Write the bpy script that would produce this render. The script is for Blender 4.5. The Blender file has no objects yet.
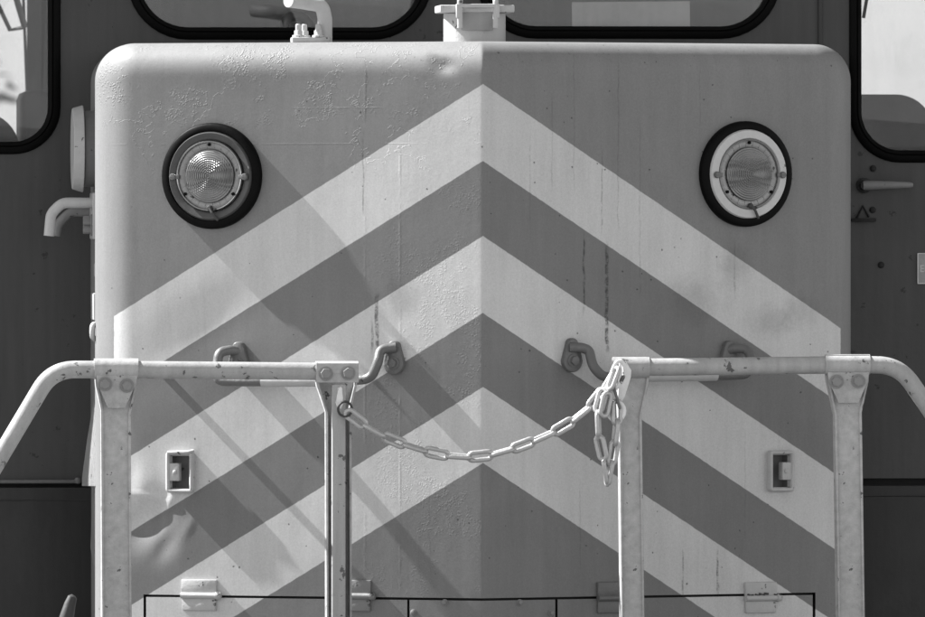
import bpy, bmesh, math, random
from mathutils import Matrix, Vector, noise
random.seed(7)
R = math.radians
sc = bpy.context.scene
col = sc.collection

# ------------------------------------------------------------------ camera, light, exposure
D, S, YAW, HY = 25.0, 476.0, R(4.63), 230.0            # distance to the ridge, px per metre there, camera yaw, horizon row
F = S * D
PITCH = -math.atan((308.5 - HY) / F)
CAM = Vector((-.0431 - D * math.sin(YAW), -D * math.cos(YAW), 2.0 + D * (308.5 - HY) / F))
cam = bpy.data.cameras.new('camera'); co = bpy.data.objects.new('camera', cam); col.objects.link(co)
co.location = CAM; co.rotation_euler = (R(90) + PITCH, 0, -YAW)
CROT = co.rotation_euler.to_matrix()
cam.sensor_width = 36; cam.lens = F * 36 / 925
cam.clip_end = 3000
cam.dof.use_dof = True; cam.dof.focus_distance = D + 0.1; cam.dof.aperture_fstop = 12
sc.camera = co

SUN = Vector((-1, 0.380, 1.06)).normalized()            # towards the sun: left, a little behind the nose, high
sun = bpy.data.lights.new('sun', 'SUN'); so = bpy.data.objects.new('sun', sun); col.objects.link(so)
sun.energy = 5.0; sun.angle = R(0.53); sun.color = (1, 1, 1)   # black and white photograph: neutral light
so.rotation_euler = SUN.to_track_quat('Z', 'Y').to_euler(); so.location = (-8, 3, 9)
w = bpy.data.worlds.new('World'); sc.world = w; w.use_nodes = True
nt = w.node_tree; nt.nodes.clear()
sky = nt.nodes.new('ShaderNodeTexSky'); sky.sky_type = 'NISHITA'; sky.sun_disc = False
sky.sun_elevation = math.asin(SUN.z); sky.sun_rotation = math.atan2(SUN.x, SUN.y)
sky.air_density = 1.0; sky.dust_density = 0.25
bw = nt.nodes.new('ShaderNodeRGBToBW'); bg = nt.nodes.new('ShaderNodeBackground'); wo = nt.nodes.new('ShaderNodeOutputWorld')
bg.inputs['Strength'].default_value = 0.098
nt.links.new(sky.outputs[0], bw.inputs[0]); nt.links.new(bw.outputs[0], bg.inputs[0]); nt.links.new(bg.outputs[0], wo.inputs[0])
vs = sc.view_settings
vs.view_transform = 'Standard'; vs.look = 'None'; vs.gamma = 1; vs.use_curve_mapping = False; vs.exposure = 1.46
sc.cycles.max_bounces = 8

# ------------------------------------------------------------------ measuring helpers
TH = R(25); T = math.tan(TH)                            # each face of the nose leans back 25 degrees
def RAY(px, py): return CROT @ Vector(((px - 462.5) / F, -(py - 308.5) / F, -1))
def P(px, py, y):
    d = RAY(px, py); return CAM + d * ((y - CAM.y) / d.y)
def PX(px, y): return P(px, 308.5, y).x
def PZ(py, y, px=462.5): return P(px, py, y).z
def FP(px, py, n=0.0):                                  # point on a nose face, n metres proud of it
    d = RAY(px, py); s = -1 if px < 483 else 1; o = -n / math.cos(TH)
    t = (s * T * CAM.x + o - CAM.y) / (d.y - s * T * d.x); return CAM + d * t
def face_frame(px, py, n=0.0):                          # local x along the face, y up, z outward
    p = FP(px, py, n); s = -1 if px < 483 else 1
    r = Vector((math.cos(TH), s * math.sin(TH), 0)); nn = Vector((s * math.sin(TH), -math.cos(TH), 0))
    return Matrix(((r.x, 0, nn.x, p.x), (r.y, 0, nn.y, p.y), (0, 1, 0, p.z), (0, 0, 0, 1)))
def front_frame(p):
    return Matrix(((1, 0, 0, p.x), (0, 0, -1, p.y), (0, 1, 0, p.z), (0, 0, 0, 1)))

# ------------------------------------------------------------------ node helpers
class G:
    def __init__(s, name):
        s.m = bpy.data.materials.new(name); s.m.use_nodes = True; s.t = s.m.node_tree
        s.b = s.t.nodes['Principled BSDF']; s.tc = s.t.nodes.new('ShaderNodeTexCoord').outputs['Object']
        sp = s.t.nodes.new('ShaderNodeSeparateXYZ'); s.t.links.new(s.tc, sp.inputs[0]); s.x, s.y, s.z = sp.outputs
    def put(s, sock, v):
        if hasattr(v, 'is_output'): s.t.links.new(v, sock)
        else: sock.default_value = v
    def m2(s, op, a, b=0.0, c=0.0, clamp=False):
        n = s.t.nodes.new('ShaderNodeMath'); n.operation = op; n.use_clamp = clamp
        s.put(n.inputs[0], a); s.put(n.inputs[1], b); s.put(n.inputs[2], c); return n.outputs[0]
    def ramp(s, v, a, b):                               # 0 at a, 1 at b, smooth
        n = s.t.nodes.new('ShaderNodeMapRange'); n.interpolation_type = 'SMOOTHSTEP'
        s.put(n.inputs[0], v); n.inputs[1].default_value = a; n.inputs[2].default_value = b; return n.outputs[0]
    def mix(s, f, a, b):
        n = s.t.nodes.new('ShaderNodeMix'); n.data_type = 'FLOAT'
        s.put(n.inputs[0], f); s.put(n.inputs[2], a); s.put(n.inputs[3], b); return n.outputs[0]
    def scale(s, sx, sy, sz):
        n = s.t.nodes.new('ShaderNodeMapping'); s.t.links.new(s.tc, n.inputs[0]); n.inputs['Scale'].default_value = (sx, sy, sz); return n.outputs[0]
    def noise(s, sc_, det=4, rough=.55, vec=None, dist=0):
        n = s.t.nodes.new('ShaderNodeTexNoise'); s.t.links.new(vec or s.tc, n.inputs['Vector'])
        n.inputs['Scale'].default_value = sc_; n.inputs['Detail'].default_value = det; n.inputs['Roughness'].default_value = rough; n.inputs['Distortion'].default_value = dist
        return n.outputs['Fac']
    def voro(s, sc_, vec=None, feature='F1'):
        n = s.t.nodes.new('ShaderNodeTexVoronoi'); n.feature = feature; s.t.links.new(vec or s.tc, n.inputs['Vector']); n.inputs['Scale'].default_value = sc_; return n.outputs['Distance']
    def color(s, v):
        n = s.t.nodes.new('ShaderNodeCombineColor')
        for i in range(3): s.put(n.inputs[i], v)
        s.t.links.new(n.outputs[0], s.b.inputs['Base Color'])
    def bump(s, h, dist, strength=1.0):
        n = s.t.nodes.new('ShaderNodeBump'); n.inputs['Strength'].default_value = strength; n.inputs['Distance'].default_value = dist
        s.t.links.new(h, n.inputs['Height']); s.t.links.new(n.outputs[0], s.b.inputs['Normal'])
    def set(s, rough=.5, metal=0., spec=.5, coat=0.):
        s.put(s.b.inputs['Roughness'], rough); s.b.inputs['Metallic'].default_value = metal; s.b.inputs['Specular IOR Level'].default_value = spec; s.b.inputs['Coat Weight'].default_value = coat
        return s.m

def paint(name, v, rough=.45, var=.16, chip=.0, chipv=.06, bump=.0006, bscale=90, metal=0., spec=.4, dirt=.12, grain=.1):
    g = G(name)
    a = g.m2('MULTIPLY', g.m2('SUBTRACT', g.noise(3.5, 6, .6), .5), var * 2)
    b = g.m2('MULTIPLY', g.m2('SUBTRACT', g.noise(6, 5, .6, g.scale(9, 9, .7)), .5), dirt * 2)
    fg = g.m2('MULTIPLY', g.m2('SUBTRACT', g.noise(420, 3, .7), .5), grain * 2)
    c = g.m2('MULTIPLY', g.m2('ADD', g.m2('ADD', g.m2('ADD', a, b), fg), 1.0), v)
    if chip:
        k = g.ramp(g.noise(38, 5, .62), .70 - chip, .73 - chip)
        c = g.mix(k, c, chipv)
    g.color(c)
    g.bump(g.m2('ADD', g.noise(bscale, 4, .6), g.m2('MULTIPLY', g.noise(bscale * .2, 2), 2.0)), bump)
    return g.set(g.m2('ADD', g.m2('MULTIPLY', g.noise(14, 4), .25), rough - .12), metal, spec)

GREY, FIELD, LIGHT = .176, .204, .55       # banding grey, plain field above the top chevron, pale chevrons
APEX = [FP(482.999, p).z for p in (84, 161, 236, 313, 387, 463)]
def nose_paint():
    g = G('striped nose paint')
    ax = g.m2('ABSOLUTE', g.x)
    wob = g.m2('MULTIPLY', g.m2('SUBTRACT', g.noise(60, 3), .5), .0028)
    v = g.m2('ADD', g.m2('ADD', g.z, g.m2('MULTIPLY', ax, SLOPE)), wob)
    st = None
    for i in (0, 2, 4):
        k = g.m2('MULTIPLY', g.ramp(v, APEX[i] + .0012, APEX[i] - .0012), g.ramp(v, APEX[i + 1] - .0012, APEX[i + 1] + .0012))
        st = k if st is None else g.m2('ADD', st, k)
    st = g.m2('MULTIPLY', st, g.ramp(g.m2('ADD', g.x, wob), PX(113.5, .37), PX(114.5, .37)))
    st = g.m2('MULTIPLY', st, g.ramp(g.m2('ADD', g.x, wob), PX(841, .385), PX(840, .385)))
    c = g.mix(st, g.mix(g.m2('MAXIMUM', g.ramp(v, APEX[0] - .002, APEX[0] + .002), g.m2('MAXIMUM', g.ramp(g.m2('ADD', g.x, wob), PX(114.5, .37), PX(113.5, .37)), g.ramp(g.m2('ADD', g.x, wob), PX(840, .385), PX(841, .385)))), GREY, FIELD), LIGHT)
    # weathering: broad fading, vertical runs, fine grain
    fade = g.m2('MULTIPLY', g.m2('SUBTRACT', g.noise(2.6, 6, .6), .5), .38)
    runs = g.m2('MULTIPLY', g.m2('SUBTRACT', g.noise(5, 7, .7, g.scale(6, 6, .55), .6), .5), .34)
    fine = g.m2('MULTIPLY', g.m2('SUBTRACT', g.noise(260, 4, .8), .5), .55)
    c = g.m2('MULTIPLY', c, g.m2('ADD', g.m2('ADD', g.m2('ADD', fade, runs), fine), 1.0))
    # greasy smears on the right face of the top light stripe
    for (px, py, rx, rz, k) in ((770, 322, .075, .05, .22), (800, 310, .06, .05, .16), (690, 300, .09, .07, .22), (735, 265, .05, .06, .22), (400, 300, .05, .06, .25)):
        p = FP(px, py)
        dx = g.m2('DIVIDE', g.m2('SUBTRACT', g.x, p.x), rx); dz = g.m2('DIVIDE', g.m2('SUBTRACT', g.z, p.z), rz)
        d = g.m2('SQRT', g.m2('ADD', g.m2('MULTIPLY', dx, dx), g.m2('MULTIPLY', dz, dz)))
        f = g.m2('MULTIPLY', g.ramp(g.m2('ADD', d, g.m2('MULTIPLY', g.noise(34, 7, .8), 1.5)), 1.75, .85), k)
        c = g.m2('MULTIPLY', c, g.m2('SUBTRACT', 1.0, f))
    # rust and grime runs with a shape of their own
    jig = g.m2('MULTIPLY', g.m2('SUBTRACT', g.noise(26, 4), .5), .010)
    for (px, p0, p1, wd, k) in ((584, 232, 312, 2.0, .8), (607, 243, 352, 3.4, .85), (602, 150, 235, 1.2, .4), (377, 290, 358, 3.6, .75), (372, 320, 352, 2.2, .6), (363, 130, 215, 1.6, .45),
                                (366, 60, 120, 1.1, .35), (683, 545, 596, 1.7, .55), (718, 548, 594, 2.2, .75), (574, 45, 190, 1.0, .25), (618, 60, 230, 1.3, .3), (700, 60, 130, 1.0, .2), (640, 120, 300, 1.6, .2), (735, 240, 300, 1.6, .3), (552, 90, 190, 1.3, .22),
                                (530, 130, 240, 1.4, .2), (430, 470, 560, 1.2, .2), (745, 430, 540, 1.4, .16), (580, 480, 570, 1.2, .22)):
        p = FP(px, p0); q = FP(px, p1); hw = wd / S / 2
        f = g.ramp(g.m2('ABSOLUTE', g.m2('ADD', g.m2('SUBTRACT', g.x, p.x), jig)), hw * 1.5, hw * .55)
        f = g.m2('MULTIPLY', f, g.m2('MULTIPLY', g.ramp(g.z, q.z - .01, q.z + .02), g.ramp(g.z, p.z + .01, p.z - .03)))
        f = g.m2('MULTIPLY', f, g.ramp(g.noise(95, 4, .7), .30, .62))
        c = g.mix(g.m2('MULTIPLY', f, k), c, .035)
    # chips and pin-prick rust
    k = g.m2('MULTIPLY', g.ramp(g.m2('ADD', g.voro(30), g.m2('MULTIPLY', g.noise(170, 3, .7), .2)), .175, .145), g.ramp(g.noise(9, 3), .44, .50))
    c = g.mix(g.m2('MULTIPLY', k, .75), c, .03)
    k2 = g.m2('MULTIPLY', g.ramp(g.noise(120, 4, .7), .66, .70), g.ramp(g.m2('ADD', g.z, g.m2('MULTIPLY', g.noise(8, 4), .08)), 2.515, 2.57))
    c = g.mix(g.m2('MULTIPLY', k2, .7), c, .05)
    g.color(g.m2('MAXIMUM', c, .02))
    # relief: orange peel everywhere, flaked paint patches, old ridges under the paint
    left = g.ramp(g.x, .004, -.004)
    peel = g.m2('ADD', g.m2('MULTIPLY', g.noise(150, 3, .55), .10), g.m2('MULTIPLY', g.noise(38, 3, .5), .26))
    patch = g.m2('ADD', g.ramp(g.noise(7, 4, .6), .50, .57), 0.0)
    top = g.m2('ADD', g.ramp(g.z, 2.36, 2.45), g.m2('MULTIPLY', g.ramp(g.x, -.30, -.12), .34), clamp=True)
    grit = g.m2('MULTIPLY', g.ramp(g.voro(210), .62, .18), g.ramp(g.noise(60, 4, .65), .44, .56))
    flake = g.m2('MULTIPLY', g.m2('MULTIPLY', g.m2('MULTIPLY', patch, top), left), grit)
    h = g.m2('ADD', peel, g.m2('MULTIPLY', flake, .75))
    h = g.m2('ADD', h, g.m2('MULTIPLY', g.m2('MULTIPLY', left, g.ramp(g.x, -.42, -.1)), g.m2('MULTIPLY', g.m2('MULTIPLY', g.noise(90, 5, .65), g.ramp(g.noise(4.5, 4, .6), .40, .62)), .30)))
    edge = g.m2('ABSOLUTE', g.m2('SUBTRACT', g.noise(2.6, 6, .62), .54))           # lifted paint edges: thin wandering lines
    h = g.m2('ADD', h, g.m2('MULTIPLY', g.m2('MULTIPLY', g.ramp(edge, .003, .0), left), g.m2('MULTIPLY', g.ramp(g.z, 2.25, 2.34), .4)))
    for (axis, px, py, a0, a1, k) in (('z', 0, 144, -.80, -.09, .22), ('x', 365, 0, 1.4, 2.5, .16), ('x', 400, 0, 1.4, 2.35, .26), ('z', 0, 108, -.40, -.2, .35)):
        if axis == 'z':
            ln = g.ramp(g.m2('ABSOLUTE', g.m2('SUBTRACT', g.z, FP(300, py).z)), .0022, .0003); rng = g.m2('MULTIPLY', g.ramp(g.x, a0, a0 + .02), g.ramp(g.x, a1, a1 - .02))
        else:
            ln = g.ramp(g.m2('ABSOLUTE', g.m2('SUBTRACT', g.x, FP(px, 300).x)), .0035, .0004); rng = g.m2('MULTIPLY', g.ramp(g.z, a0, a0 + .02), g.ramp(g.z, a1, a1 - .02))
        h = g.m2('ADD', h, g.m2('MULTIPLY', g.m2('MULTIPLY', ln, rng), g.m2('MULTIPLY', g.ramp(g.noise(14, 4, .7), .38, .62), k)))
    g.bump(h, .0009)
    return g.set(g.m2('ADD', g.m2('MULTIPLY', g.noise(11, 5), .3), .40), 0, .3)
_z0 = FP(482.999, 84).z
SLOPE = sum((_z0 - FP(a, b).z) / abs(FP(a, b).x) for a, b in ((218, 251), (610, 170), (668, 210), (761.5, 275.6), (836.4, 0))[:4]) / 4

M = {}
M['nose'] = nose_paint()
M['body'] = paint('hood body grey paint', .20, .45, .2, .02)
M['cab'] = paint('dark cab paint', .051, .5, .35, .035, .02, .0005, 60, dirt=.3)
M['cab_low'] = paint('shade-darkened lower cab paint', .030, .5, .25, .0, .03, .0006, 50, dirt=.3)  # cab colour darkened for the weaker light low on the cab
M['rail'] = paint('pale handrail paint', .35, .36, .34, .085, .10, .0006, 110, dirt=.3, grain=.2)
M['post'] = paint('pale post paint', .40, .45, .3, .065, .10, .0008, 80, dirt=.4, grain=.22)
M['boltm'] = paint('weathered shade-dark bolt paint', .24, .4, .3, .04, .06, .0008, 160)  # chipped paint, toned darker to stand in for shading on the heads
M['sleeve'] = paint('pale handle paint', .46, .4, .15, .03, .1, .0005, 120)
M['iron'] = paint('bare grey iron', .13, .42, .3, .03, .03, .0012, 110, spec=.5)
M['hinge'] = paint('pale hinge paint', .44, .5, .2, .05, .05, .0008, 120)
M['hinge_d'] = paint('grey hinge paint', .2, .5, .2, .05, .05, .0008, 120)
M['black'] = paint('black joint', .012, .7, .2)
M['rubber'] = paint('black rubber', .004, .5, .3, .0, .03, .0006, 60, spec=.07)
M['gasket'] = paint('window rubber', .004, .6, .3, .0, .03, .0003, 60, spec=.07)
M['white'] = paint('white bezel paint', .52, .4, .12, .02, .1)
M['chrome'] = paint('tarnished chrome', .42, .24, .3, .05, .05, .0006, 70, metal=1.0)
M['darkmetal'] = paint('blackened bezel metal', .075, .3, .4, .03, .2, .0008, 60, spec=.3)
M['lug'] = paint('bright white lug paint', .78, .4, .12, .06, .08, .0008, 120)
M['dull'] = paint('dull flange metal', .26, .4, .25, .05, .05, .0008, 90, metal=.5)
M['steel'] = paint('bright screw steel', .5, .3, .2, metal=.8)
M['chain'] = paint('white chain paint', .78, .42, .25, .115, .10, .0009, 160)
M['galv'] = paint('grey galvanised link', .45, .34, .2, .06, .08, .0009, 160, metal=.35)
M['inner'] = paint('cab interior paint', .30, .6, .2)
M['seat'] = paint('dark seat vinyl', .022, .5, .3)
M['paper'] = paint('pale panel card', .62, .7, .08)
M['sign'] = paint('grey label plate', .34, .5, .1)
M['chassis'] = paint('grimy chassis', .05, .6, .3)
M['leaf'] = paint('grey green leaves', .11, .5, .5)
M['wood'] = paint('stem bark', .08, .8, .3)
def lens_mat():
    g = G('ribbed lamp glass')
    g.color(g.m2('ADD', g.m2('MULTIPLY', g.noise(30, 4), .12), .15))
    rib = g.m2('SINE', g.m2('MULTIPLY', g.x, 1300.0))
    g.bump(g.m2('MULTIPLY', rib, g.ramp(g.m2('ABSOLUTE', g.y), .040, .016)), .0016, .9)
    return g.set(.30, .4, .5, .2)
M['lens'] = lens_mat()
def glass_mat(name, tint):
    g = G(name); t = g.t
    tr = t.nodes.new('ShaderNodeBsdfTransparent'); tr.inputs[0].default_value = (tint, tint, tint, 1)
    gl = t.nodes.new('ShaderNodeBsdfGlossy'); gl.inputs['Roughness'].default_value = .02; gl.inputs[0].default_value = (.9, .9, .9, 1)
    df = t.nodes.new('ShaderNodeBsdfDiffuse'); df.inputs[0].default_value = (.45, .45, .45, 1)
    fr = t.nodes.new('ShaderNodeFresnel'); fr.inputs[0].default_value = 1.5
    a = t.nodes.new('ShaderNodeMixShader'); b = t.nodes.new('ShaderNodeMixShader')
    t.links.new(fr.outputs[0], a.inputs[0]); t.links.new(tr.outputs[0], a.inputs[1]); t.links.new(gl.outputs[0], a.inputs[2])
    dust = g.m2('ADD', g.m2('MULTIPLY', g.ramp(g.noise(5, 6, .7, g.scale(1, 1, .6)), .42, .75), .09), .008)
    t.links.new(dust, b.inputs[0]); t.links.new(a.outputs[0], b.inputs[1]); t.links.new(df.outputs[0], b.inputs[2])
    t.links.new(b.outputs[0], t.nodes['Material Output'].inputs[0]); return g.m
M['glass'] = glass_mat('dusty window glass', .88); M['glass_dim'] = glass_mat('sky-dimming side window glass', .54)  # side panes are darkened only to dim the bright sky behind them
def ground_mat():
    g = G('pale ballast gravel')
    g.color(g.m2('ADD', g.m2('MULTIPLY', g.noise(30, 6, .7), .16), .07)); g.bump(g.voro(22), .03)
    return g.set(.8)
M['ground'] = ground_mat()

# ------------------------------------------------------------------ mesh helpers
W = {}
def obj(name, bm, m, parent=None, Mw=None, smooth=40):
    """links bm as one mesh; Mw is its world matrix (its vertices are local to that)"""
    Mw = Mw or Matrix.Identity(4)
    bmesh.ops.recalc_face_normals(bm, faces=bm.faces)
    me = bpy.data.meshes.new(name); bm.to_mesh(me); bm.free()
    me.materials.append(M[m] if isinstance(m, str) else m)
    for p in me.polygons: p.use_smooth = smooth > 0
    if smooth > 0 and smooth < 180: me.set_sharp_from_angle(angle=R(smooth))
    o = bpy.data.objects.new(name, me); col.objects.link(o); place(o, parent, Mw); return o
def place(o, parent, Mw):
    W[o.name] = Mw
    if parent: o.parent = parent; o.matrix_local = W[parent.name].inverted() @ Mw
    else: o.matrix_local = Mw
def tag(o, label=None, cat=None, group=None, kind=None):
    for k, v in (('label', label), ('category', cat), ('group', group), ('kind', kind)):
        if v: o[k] = v
    return o
def copy_part(o, parent, Mw):                           # a copy of a part and of its sub-parts, sharing mesh data
    c = o.copy(); col.objects.link(c); place(c, parent, Mw)
    for ch in [k for k in o.children]:
        d = ch.copy(); col.objects.link(d); place(d, c, Mw @ (W[o.name].inverted() @ W[ch.name]))
    return c
def box(bm, c, size, bev=0.0, rot=None, seg=2):
    r = bmesh.ops.create_cube(bm, size=1.0)
    X = Matrix.Translation(c) @ (rot or Matrix.Identity(4)) @ Matrix.Diagonal((*size, 1))
    bmesh.ops.transform(bm, matrix=X, verts=r['verts'])
    if bev:
        es = list({e for v in r['verts'] for e in v.link_edges})
        bmesh.ops.bevel(bm, geom=es, offset=bev, segments=seg, profile=.5, affect='EDGES')
def fillet(pts, rad, n=8):
    pts = [Vector(p) for p in pts]
    if not hasattr(rad, '__len__'): rad = [rad] * len(pts)
    out = [pts[0]]
    for i in range(1, len(pts) - 1):
        a, b, c = pts[i - 1], pts[i], pts[i + 1]; u = (a - b); v = (c - b)
        ang = u.angle(v)
        if ang > 3.1: out.append(b); continue
        d = min(rad[i] / math.tan(ang / 2), u.length * .49, v.length * .49); p0 = b + u.normalized() * d; p1 = b + v.normalized() * d
        for k in range(n + 1):
            t = k / n; out.append((1 - t) ** 2 * p0 + 2 * t * (1 - t) * b + t * t * p1)
    out.append(pts[-1]); return out
def tube(bm, pts, r, seg=12, closed=False, cap=True):
    pts = [Vector(p) for p in pts]; n = len(pts); rs = r if hasattr(r, '__len__') else [r] * n
    rings = []; prev = None
    for i in range(n):
        if closed: t = (pts[(i + 1) % n] - pts[i - 1]).normalized()
        else: t = (pts[min(i + 1, n - 1)] - pts[max(i - 1, 0)]).normalized()
        if prev is None:
            a = Vector((0, 0, 1)) if abs(t.z) < .9 else Vector((1, 0, 0)); u = t.cross(a).normalized()
        else: u = (prev - t * prev.dot(t)).normalized()
        prev = u; v = t.cross(u)
        rings.append([bm.verts.new(pts[i] + (u * math.cos(2 * math.pi * k / seg) + v * math.sin(2 * math.pi * k / seg)) * rs[i]) for k in range(seg)])
    for i in range(n if closed else n - 1):
        a, b = rings[i], rings[(i + 1) % n]
        for k in range(seg): bm.faces.new((a[k], a[(k + 1) % seg], b[(k + 1) % seg], b[k]))
    if not closed and cap: bm.faces.new(rings[0][::-1]); bm.faces.new(rings[-1])
def lathe(bm, prof, seg=48, capend=False, X=None):      # profile of (radius, height) about local z
    rings = []; nv = []
    for (r, h) in prof:
        if r < 1e-6: rings.append([bm.verts.new((0, 0, h))])
        else: rings.append([bm.verts.new((r * math.cos(2 * math.pi * k / seg), r * math.sin(2 * math.pi * k / seg), h)) for k in range(seg)])
        nv += rings[-1]
    for a, b in zip(rings, rings[1:]):
        for k in range(seg):
            k2 = (k + 1) % seg
            if len(a) == 1 and len(b) == 1: continue
            if len(a) == 1: bm.faces.new((a[0], b[k2], b[k]))
            elif len(b) == 1: bm.faces.new((a[k], a[k2], b[0]))
            else: bm.faces.new((a[k], a[k2], b[k2], b[k]))
    if capend: bm.faces.new(rings[-1])
    if X: bmesh.ops.transform(bm, matrix=X, verts=nv)
def prism(bm, pts, z0, z1, bev=0.0):                    # polygon in local xy from z0 to z1
    a = [bm.verts.new((p[0], p[1], z0)) for p in pts]; b = [bm.verts.new((p[0], p[1], z1)) for p in pts]
    fa = bm.faces.new(a[::-1]); fb = bm.faces.new(b); n = len(pts)
    for k in range(n): bm.faces.new((a[k], a[(k + 1) % n], b[(k + 1) % n], b[k]))
    if bev: bmesh.ops.bevel(bm, geom=[e for e in fb.edges], offset=bev, segments=2, profile=.5, affect='EDGES')
def rrect(x0, x1, y0, y1, r, n=6):
    r = min(r, (x1 - x0) / 2 - 1e-5, (y1 - y0) / 2 - 1e-5); o = []
    for cx, cy, a0 in ((x1 - r, y1 - r, 0), (x0 + r, y1 - r, 90), (x0 + r, y0 + r, 180), (x1 - r, y0 + r, 270)):
        for k in range(n + 1):
            a = R(a0 + 90 * k / n); o.append((cx + r * math.cos(a), cy + r * math.sin(a)))
    return o
def rings(bm, loops, closed=False, cap0=False, cap1=False):   # loft of equal-count 3d loops
    rs = [[bm.verts.new(p) for p in l] for l in loops]
    pr = list(zip(rs, rs[1:])) + ([(rs[-1], rs[0])] if closed else [])
    for a, b in pr:
        n = len(a)
        for k in range(n): bm.faces.new((a[k], a[(k + 1) % n], b[(k + 1) % n], b[k]))
    if cap0: bm.faces.new(rs[0][::-1])
    if cap1: bm.faces.new(rs[-1])
def rl(x0, x1, y0, y1, r, z, g=0.0): return [(p[0], p[1], z) for p in rrect(x0 - g, x1 + g, y0 - g, y1 + g, max(r + g, .0005))]
def frame_ring(bm, x0, x1, y0, y1, ro, wd, z0, z1, b=.002):   # rounded rectangular ring, bevelled
    rings(bm, [rl(x0, x1, y0, y1, ro, z0), rl(x0, x1, y0, y1, ro, z1 - b), rl(x0, x1, y0, y1, ro, z1, -b),
               rl(x0, x1, y0, y1, ro, z1, -wd + b), rl(x0, x1, y0, y1, ro, z1 - b, -wd), rl(x0, x1, y0, y1, ro, z0, -wd)], closed=True)
def hexbolt(bm, X, r, h, washer=True):
    if washer: lathe(bm, [(r * 1.35, 0), (r * 1.35, h * .25), (r * 1.2, h * .3), (0, h * .3)], 18, X=X)
    n0 = len(bm.verts); bm.verts.ensure_lookup_table()
    p = [(r * math.cos(R(60 * k + 17)), r * math.sin(R(60 * k + 17))) for k in range(6)]
    prism(bm, p, h * .28, h, r * .16); bm.verts.ensure_lookup_table()
    bmesh.ops.transform(bm, matrix=X, verts=list(bm.verts)[n0:])
TRL = Matrix.Translation

# ------------------------------------------------------------------ the setting
bm = bmesh.new(); bmesh.ops.create_grid(bm, x_segments=2, y_segments=2, size=600)
tag(obj('ground', bm, 'ground', smooth=0), kind='structure')

# ------------------------------------------------------------------ locomotive: hood and nose
YC = .85                                               # plane of the cab front
loco = bpy.data.objects.new('locomotive', None); col.objects.link(loco); loco.location = (0, 1.5, 0)
W['locomotive'] = TRL((0, 1.5, 0))
tag(loco, 'shunting locomotive with chevron striped pointed nose, two round headlights and dark cab', 'locomotive')

XL, XR = PX(96, .46), PX(850, .46)
ZT = PZ(41.5, .09)
ZB = PZ(670, .0)
RC, RR = .080, .066
ZS = FP(300, 596.2).z                                   # seam above the hinged lower panels
XOL, XOR = FP(143.5, 600).x, FP(815.5, 600).x
if XOL < XL + RC: XOL = XL + RC + .001
def smooth01(a, b, v):
    t = min(1, max(0, (v - a) / (b - a))); return t * t * (3 - 2 * t)
DENTS = []
def gd(x, z, px, py, rx, rz, amp, ang=0):
    p = FP(px, py); dx = x - p.x; dz = z - p.z; c, s = math.cos(R(ang)), math.sin(R(ang))
    a = (dx * c + dz * s) / rx; b = (-dx * s + dz * c) / rz; q = a * a + b * b
    return amp * math.exp(-q) if q < 12 else 0.0
def disp(x, z):                                         # metres proud of the true face: dents, buckles and slight waviness
    d = .0007 * noise.noise(Vector((x * 4.2, z * 3.6, 3.1))) + .00025 * noise.noise(Vector((x * 15, z * 13, 9.7)))
    d += gd(x, z, 445, 66, .020, .013, -.008) + gd(x, z, 436, 60, .012, .010, -.003)
    d += gd(x, z, 205, 335, .20, .072, -.0055, 33)
    d += gd(x, z, 205, 62, .16, .05, .002)
    if x < -.4:
        d += gd(x, z, 145, 522, .056, .042, -.021, 35)          # the crumple low on the left corner
        d += gd(x, z, 170, 503, .007, .026, .0045, -18) + gd(x, z, 160, 520, .010, .022, -.004, -18)
        d += gd(x, z, 150, 497, .036, .006, .0035, -12)
        d += gd(x, z, 128, 478, .022, .050, -.006) + gd(x, z, 118, 440, .020, .05, -.004)
        d += gd(x, z, 166, 546, .034, .018, -.005, 58) + gd(x, z, 188, 528, .032, .010, .0015, 62) + gd(x, z, 190, 500, .030, .016, .002)
    return d
def yface(x): return T * (math.sqrt(x * x + .002 ** 2) - .002)
def steps(a, b, h):
    n = max(1, int(math.ceil((b - a) / h))); return [a + (b - a) * k / n for k in range(n + 1)]
def merge(*ls):                                         # the first list is kept exactly, close neighbours give way to it
    keep = set(ls[0]); o = sorted(v for l in ls for v in l); r = [o[0]]
    for v in o[1:]:
        if v - r[-1] > .0009: r.append(v)
        elif v in keep and r[-1] not in keep: r[-1] = v
    return r
xi0, xi1, zi1 = XL + RC, XR - RC, ZT - RC
if XOR > xi1: XOR = xi1 - .001
HOLES = [(FP(px, py).x, FP(px, py).z) for px, py in ((181.5, 472), (779, 471))]
HX, HZ = .0215 * math.cos(TH), .0345
hx = [c[0] + s * HX for c in HOLES for s in (-1, 1)]; hz = sorted({round(c[1] + s * HZ, 6) for c in HOLES for s in (-1, 1)})
xs = merge(hx, steps(xi0, XOL, .006), steps(XOL, -.012, .006), [-.012, -.008, -.005, -.003, -.0015, 0, .0015, .003, .005, .008, .012], steps(.012, XOR, .007), steps(XOR, xi1, .006))
zs = merge(hz, steps(ZB, ZS, .008), steps(ZS, zi1, .0065))
prof = [RC, (RC + RR) / 2] + [RR * (1 - math.sin(R(90 * k / 11))) for k in range(12)]
def roll(s): return 0 if s >= RR else RR - math.sqrt(max(0, RR * RR - (RR - s) ** 2))
YB = .50
bm = bmesh.new()
def NV(x, z, s):
    k = max(0., min(1., s / .03)); d = disp(x, z) * (.25 + .75 * k)
    return bm.verts.new((x, yface(x) + roll(s) - d / math.cos(TH), z))
def gridfaces(rows):
    for a, b in zip(rows, rows[1:]):
        for k in range(len(a) - 1):
            vs_ = [a[k], a[k + 1], b[k + 1], b[k]]; bm.faces.new(vs_)
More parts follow.
